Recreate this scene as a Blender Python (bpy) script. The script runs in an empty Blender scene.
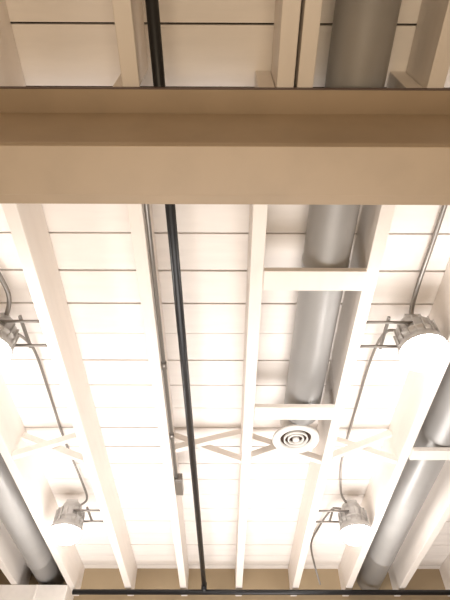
import bpy, bmesh, math, random
from mathutils import Vector, Matrix
random.seed(4)
FL=1.6  # camera height above the floor; camera at origin height
sc=bpy.context.scene
sc.view_settings.view_transform='Standard'

# ---------------- materials ----------------
def mat(name,col,rough=.6,metal=0,noise=.0,nscale=8,bump=0,stretch=(1,1,1),col2=None,emis=None,es=0):
    m=bpy.data.materials.new(name); m.use_nodes=True
    nt=m.node_tree; b=nt.nodes['Principled BSDF']
    b.inputs['Base Color'].default_value=(*col,1); b.inputs['Roughness'].default_value=rough
    b.inputs['Metallic'].default_value=metal
    if emis: 
        b.inputs['Emission Color'].default_value=(*emis,1); b.inputs['Emission Strength'].default_value=es
    if noise or bump:
        tc=nt.nodes.new('ShaderNodeTexCoord'); mp=nt.nodes.new('ShaderNodeMapping'); mp.inputs['Scale'].default_value=stretch
        n=nt.nodes.new('ShaderNodeTexNoise'); n.inputs['Scale'].default_value=nscale; n.inputs['Detail'].default_value=6
        nt.links.new(tc.outputs['Object'],mp.inputs[0]); nt.links.new(mp.outputs[0],n.inputs['Vector'])
        if noise:
            r=nt.nodes.new('ShaderNodeValToRGB'); c2=col2 or tuple(c*(1-noise) for c in col)
            r.color_ramp.elements[0].position=.3; r.color_ramp.elements[0].color=(*c2,1)
            r.color_ramp.elements[1].position=.6; r.color_ramp.elements[1].color=(*col,1)
            nt.links.new(n.outputs['Fac'],r.inputs[0]); nt.links.new(r.outputs[0],b.inputs['Base Color'])
        if bump:
            bp=nt.nodes.new('ShaderNodeBump'); bp.inputs['Strength'].default_value=bump; bp.inputs['Distance'].default_value=.003
            nt.links.new(n.outputs['Fac'],bp.inputs['Height']); nt.links.new(bp.outputs[0],b.inputs['Normal'])
    return m
M_plank=mat('painted_planks',(.87,.82,.78),.6,0,.05,3,.12,(1,6,4))
M_joist=mat('painted_joist',(.88,.82,.765),.55,0,.04,3,.1,(6,1,6))
M_beam=mat('painted_steel',(.50,.395,.285),.45,0,.08,6,.08)
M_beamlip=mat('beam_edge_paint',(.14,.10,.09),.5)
M_gap=mat('dark_gap',(.035,.018,.012),.9)
M_duct=mat('galvanised_duct',(.42,.41,.40),.42,.3,.08,5,.05,(1,1,1))
M_cond=mat('steel_conduit',(.26,.24,.22),.35,.6)
M_black=mat('black_pipe_paint',(.010,.010,.012),.4)
M_white=mat('white_enamel',(.78,.755,.72),.4)
M_can=mat('fixture_aluminium',(.55,.54,.53),.32,.5)
M_glow=mat('lamp_glass',(1,1,1),.3,emis=(1,.98,.95),es=50)
M_wall=mat('tan_wall',(.42,.32,.20),.8,0,.1,2)
M_floor=mat('concrete_floor',(.45,.41,.36),.7,0,.2,3)

# ---------------- mesh builder ----------------
class B:
    def __init__(s,name,mats): s.bm=bmesh.new(); s.name=name; s.mats=mats
    def box(s,x0,x1,y0,y1,z0,z1,mi=0,mx=None):
        r=bmesh.ops.create_cube(s.bm,size=1)
        M=Matrix.Translation(((x0+x1)/2,(y0+y1)/2,(z0+z1)/2))@Matrix.Diagonal((x1-x0,y1-y0,z1-z0,1))
        if mx is not None: M=mx@M
        bmesh.ops.transform(s.bm,matrix=M,verts=r['verts'])
        for f in {f for v in r['verts'] for f in v.link_faces}: f.material_index=mi
    def bar(s,p,q,w,h,mi=0):
        p=Vector(p);q=Vector(q);d=(q-p);L=d.length;x=d.normalized();y=Vector((0,1,0));z=x.cross(y).normalized();y=z.cross(x)
        M=Matrix((x,y,z)).transposed().to_4x4(); M.translation=(p+q)/2
        s.box(-L/2,L/2,-w/2,w/2,-h/2,h/2,mi,M)
    def lathe(s,prof,origin,axis='Z',n=48,mi=0,mis=None,cap=True):
        rings=[]
        for r,h in prof:
            ring=[]
            for i in range(n):
                a=2*math.pi*i/n
                c,si=r*math.cos(a),r*math.sin(a)
                if axis=='Z': co=(c,si,h)
                elif axis=='Y': co=(c,h,si)
                else: co=(h,c,si)
                ring.append(s.bm.verts.new(Vector(co)+Vector(origin)))
            rings.append(ring)
        for k in range(len(rings)-1):
            for i in range(n):
                f=s.bm.faces.new((rings[k][i],rings[k][(i+1)%n],rings[k+1][(i+1)%n],rings[k+1][i]))
                f.smooth=True; f.material_index=(mis[k] if mis else mi)
        if cap:
            for rg,m_ in ((rings[0],0),(rings[-1],-1)):
                f=s.bm.faces.new(rg); f.material_index=(mis[m_] if mis else mi)
    def tube(s,pts,r,mi=0,n=12,sub=8,smooth=True):
        P=[Vector(p) for p in pts]
        if smooth and len(P)>2:
            Q=[]
            for i in range(len(P)-1):
                a=P[max(i-1,0)];b=P[i];c=P[i+1];d=P[min(i+2,len(P)-1)]
                for k in range(sub):
                    t=k/sub
                    Q.append(.5*((2*b)+(c-a)*t+(2*a-5*b+4*c-d)*t*t+(3*b-a-3*c+d)*t**3))
            Q.append(P[-1]);P=Q
        prev=None;rings=[]
        for i,p in enumerate(P):
            t=(P[min(i+1,len(P)-1)]-P[max(i-1,0)]).normalized()
            if prev is None:
                u=t.orthogonal().normalized()
            else:
                u=(prev-t*prev.dot(t)).normalized()
            prev=u;v=t.cross(u)
            rings.append([s.bm.verts.new(p+u*r*math.cos(2*math.pi*j/n)+v*r*math.sin(2*math.pi*j/n)) for j in range(n)])
        for k in range(len(rings)-1):
            for j in range(n):
                f=s.bm.faces.new((rings[k][j],rings[k][(j+1)%n],rings[k+1][(j+1)%n],rings[k+1][j]));f.smooth=True;f.material_index=mi
        for rg in (rings[0],rings[-1]):
            s.bm.faces.new(rg).material_index=mi
    def done(s,bevel=0):
        bmesh.ops.recalc_face_normals(s.bm,faces=s.bm.faces)
        me=bpy.data.meshes.new(s.name);s.bm.to_mesh(me);s.bm.free()
        for m in s.mats: me.materials.append(m)
        o=bpy.data.objects.new(s.name,me);sc.collection.objects.link(o)
        if bevel:
            md=o.modifiers.new('bev','BEVEL');md.width=bevel;md.segments=2;md.limit_method='ANGLE'
        return o

ZB=2.07; ZC=2.36; T=.07
Y0=-1.6; YF=5.95
XL=-3.6; XR=3.9
# ---------------- room shell ----------------
b=B('ceiling',[M_plank,M_gap])
y=Y0-.1
while y<YF+.05:
    w=.262*random.uniform(.96,1.04)
    g=random.choice([.005,.007,.009,.012])
    y1=min(y+w,YF+.12)
    dz=random.uniform(0,.004)
    b.box(XL-.1,XR+.1,y,y1-g,ZC+dz,ZC+.03+dz)
    y=y1
b.box(XL-.1,XR+.1,Y0-.1,YF+.12,ZC+.036,ZC+.08,1)
b.done(.0015)
b=B('floor',[M_floor]);b.box(XL-.1,XR+.1,Y0-2,YF+.12,-FL-.1,-FL);b.done()
b=B('wall_far',[M_wall]);b.box(XL-.1,XR+.1,YF,YF+.12,-FL,ZC);b.done()
b=B('wall_left',[M_wall]);b.box(XL-.1,XL,Y0,YF,-FL,ZC);b.done()
b=B('wall_right',[M_wall]);b.box(XR,XR+.1,Y0,YF,-FL,ZC);b.done()

# ---------------- joists ----------------
JX=[-3.44,-2.84,-2.24,-1.64,-1.03,-.43,.175,.79,1.37,1.95,2.55,3.15,3.75]
for x in JX:
    b=B('ceiling_joist',[M_joist]);b.box(x-T/2,x+T/2,.57,YF,ZB,ZC);b.done(.004)
for x in JX[:-1]:
    xs=x+T+.003
    y1=.77
    if x==-.43: xs-=.025; y1=.566
    b=B('ceiling_joist',[M_joist]);b.box(xs-T/2,xs+T/2,Y0,y1,ZB,ZC);b.done(.004)
b=B('ceiling_joist',[M_joist]);b.box(.297,.362,Y0,.77,ZB,ZC);b.done(.004)

# ---------------- I beam ----------------
b=B('steel_i_beam',[M_beam,M_beamlip])
BZ=1.46;ft=.022
b.box(XL,XR,.566,.773,BZ,BZ+ft)
b.box(XL,XR,.566,.733,BZ-.014,BZ+.001)
b.box(XL,XR,.566,.773,ZB-ft,ZB)
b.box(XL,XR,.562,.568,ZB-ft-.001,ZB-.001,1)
b.box(XL,XR,.662,.677,BZ+ft,ZB-ft)
b.done(.003)

# ---------------- ducts ----------------
def duct(x,y0,y1,z=2.222,r=.127,seams=()):
    prof=[(r,y0)]
    for s_ in seams:
        prof+=[(r,s_-.02),(r+.004,s_-.014),(r+.004,s_+.014),(r,s_+.02)]
    prof+=[(r,y1)]
    b=B('air_duct',[M_duct]);b.lathe(prof,(x,0,z),'Y',56);b.done()
duct(.568,Y0,2.86,seams=(-.2,1.52))
duct(-1.94,1.2,YF-.01,seams=(3.2,5.3))
duct(1.66,1.2,YF-.01,seams=(3.1,5.2))

# ---------------- blocking boards under ducts ----------------
def board(x0,x1,y0,y1):
    b=B('blocking_board',[M_joist]);b.box(x0,x1,y0,y1,ZB-.022,ZB+.012);b.done(.003)
board(.212,.753,1.47,1.60)
board(.212,.753,2.60,2.73)
board(1.407,1.913,3.10,3.22)

# ---------------- diffuser ----------------
b=B('ceiling_diffuser',[M_white,M_gap])
c=(.535,3.03,0)
b.lathe([(.10,2.30),(.10,2.12)],c,mi=0)
b.lathe([(.112,2.125),(.170,2.112),(.176,2.100),(.166,2.086),(.120,2.092),(.112,2.115)],c,cap=False)
b.lathe([(.118,2.118),(.118,2.112)],c,mi=1)
for r0 in (.088,.058,):
    b.lathe([(r0,2.112),(r0+.002,2.094),(r0-.006,2.090),(r0-.008,2.112)],c,cap=False)
b.lathe([(.024,2.112),(.024,2.088),(.006,2.084)],c)
b.done()

# ---------------- cross bridging ----------------
def bridge(x0,x1,yy,lift=0):
    b=B('cross_bridging',[M_joist])
    a=x0+T/2;c=x1-T/2
    b.bar((a,yy-.026,ZB+.02+lift),(c,yy-.026,ZC-.06),.045,.05)
    b.bar((a,yy+.026,ZC-.06),(c,yy+.026,ZB+.02),.045,.05)
    b.done(.002)
for i in (1,3,5,6,7,9):
    bridge(JX[i],JX[i+1],3.26,.06 if i==5 else 0)

# ---------------- black sprinkler pipe ----------------
b=B('sprinkler_pipe',[M_black])
b.tube([(-.296,Y0,2.10),(-.205,5.72,2.10)],.025,smooth=False,n=20)
b.tube([(-1.62,5.72,2.03),(3.3,5.72,2.03)],.026,smooth=False,n=20)
b.tube([(-.205,5.72,2.125),(-.205,5.72,2.03)],.03,smooth=False,n=20)
b.done()

# ---------------- conduits ----------------
b=B('electrical_conduit',[M_cond])
b.tube([(-.378,Y0,2.105),(-.378,3.555,2.105)],.0125,smooth=False)
for yy in (.95,2.25,3.0): b.lathe([(.017,yy-.03),(.017,yy+.03)],(-.378,0,2.105),'Y',16)
b.done()
b=B('junction_box',[M_cond]);b.box(-.393,-.333,3.56,3.80,2.08,2.14);b.box(-.390,-.336,3.58,3.78,2.076,2.081);b.done(.003)

LP=13
def lightfix(x,y,side):
    e=bpy.data.objects.new('ceiling_light',None);sc.collection.objects.link(e);e.location=(x,y,2.0)
    b=B('housing',[M_can])
    b.lathe([(.035,.24),(.075,.235),(.085,.22),(.088,.19),(.112,.175),(.118,.155),(.118,.105),(.125,.10),(.125,.085),(.118,.08),(.118,.05),(.132,.035),(.142,.0),(.142,-.012),(.134,-.012),(.128,.0)],(0,0,0),cap=False)
    for k in range(16):
        a=2*math.pi*k/16
        b.box(.112,.130,-.003,.003,.04,.165,0,Matrix.Rotation(a,4,'Z'))
    b.box(-.05,.05,-.06,.06,.22,.255)
    o=b.done();o.parent=e
    b=B('lens',[M_glow]);b.lathe([(.130,.0),(.131,-.025),(.124,-.055),(.10,-.082),(.06,-.10),(.03,-.106),(.004,-.108)],(0,0,0));o=b.done();o.parent=e
    b=B('hanger_bars',[M_cond])
    xj=(min(j for j in JX if j>x)-T/2 if side>0 else max(j for j in JX if j<x)+T/2)-x
    for dy in (-.1,.1):
        b.tube([(0,dy,.13),(xj,dy,.13)],.009,smooth=False)
        b.box(xj-.012 if side>0 else xj,xj if side>0 else xj+.012,dy-.03,dy+.03,.10,.18)
    b.box(xj*.55-.008,xj*.55+.008,-.13,.13,.135,.15)
    o=b.done();o.parent=e
    l=bpy.data.lights.new('lamp','POINT');l.energy=LP;l.shadow_soft_size=.09;l.color=(1,.96,.92)
    lo=bpy.data.objects.new('lamp',l);sc.collection.objects.link(lo);lo.parent=e;lo.location=(0,0,-.22)
for x,s_ in ((1.17,-1),(-1.38,1)):
    for yy in (2.0,4.25): lightfix(x,yy,s_)
b=B('electrical_conduit',[M_cond])
b.tube([(1.19,Y0,2.33),(1.19,.6,2.33),(1.19,1.4,2.33),(1.18,1.75,2.32),(1.17,1.93,2.28),(1.17,1.97,2.22)],.014)
b.tube([(1.12,2.05,2.2),(1.04,2.1,2.26),(1.02,2.4,2.32),(1.02,2.9,2.342),(1.02,3.5,2.342),(1.03,3.8,2.33),(1.07,4.1,2.27),(1.13,4.2,2.22)],.010)
b.tube([(1.12,4.3,2.22),(1.03,4.42,2.28),(.97,4.9,2.33),(.94,5.25,2.33),(1.0,5.55,2.25),(1.06,5.7,2.1)],.010)
b.done()
b=B('electrical_conduit',[M_cond])
b.tube([(-1.42,Y0,2.33),(-1.42,1.2,2.33),(-1.38,1.5,2.32),(-1.3,1.8,2.27),(-1.35,1.97,2.22)],.014)
b.tube([(-1.31,2.05,2.2),(-1.28,2.3,2.3),(-1.30,2.8,2.342),(-1.31,3.4,2.342),(-1.26,4.0,2.3),(-1.25,4.2,2.26),(-1.33,4.25,2.22)],.010)
b.done()
b=B('trim_header',[M_joist]);b.box(-2.9,-1.66,5.62,YF,1.7,2.065);b.box(-2.0,-1.98,5.60,5.63,1.7,2.06);b.done(.004)

# ---------------- lighting ----------------
w=bpy.data.worlds.new('w');sc.world=w;w.use_nodes=True
w.node_tree.nodes['Background'].inputs[0].default_value=(1,.69,.42,1);w.node_tree.nodes['Background'].inputs[1].default_value=.42
def area(name,loc,size,en,col,spread=150):
    l=bpy.data.lights.new(name,'AREA');l.energy=en;l.size=size;l.color=col;l.spread=math.radians(spread)
    o=bpy.data.objects.new(name,l);sc.collection.objects.link(o);o.location=loc;o.rotation_euler=(math.pi,0,0)
area('floor_bounce_fill',(0,3.8,-1.3),3.2,104,(1,.965,.94),110)  # unseen fill light, stands in for light bounced off the floor
area('near_bounce_fill',(0,-.4,-1.3),2.0,24,(1,.80,.56),120)  # added warm fill from below, brightens near planks and bottom flange, not the web

# ---------------- camera ----------------
cd=bpy.data.cameras.new('cam');cam=bpy.data.objects.new('cam',cd);sc.collection.objects.link(cam)
cd.sensor_fit='VERTICAL';cd.sensor_height=36;cd.lens=28.8;cd.clip_start=.05
cam.location=(0,0,0);cam.rotation_euler=(math.radians(140.87),0,-.004)
sc.camera=cam
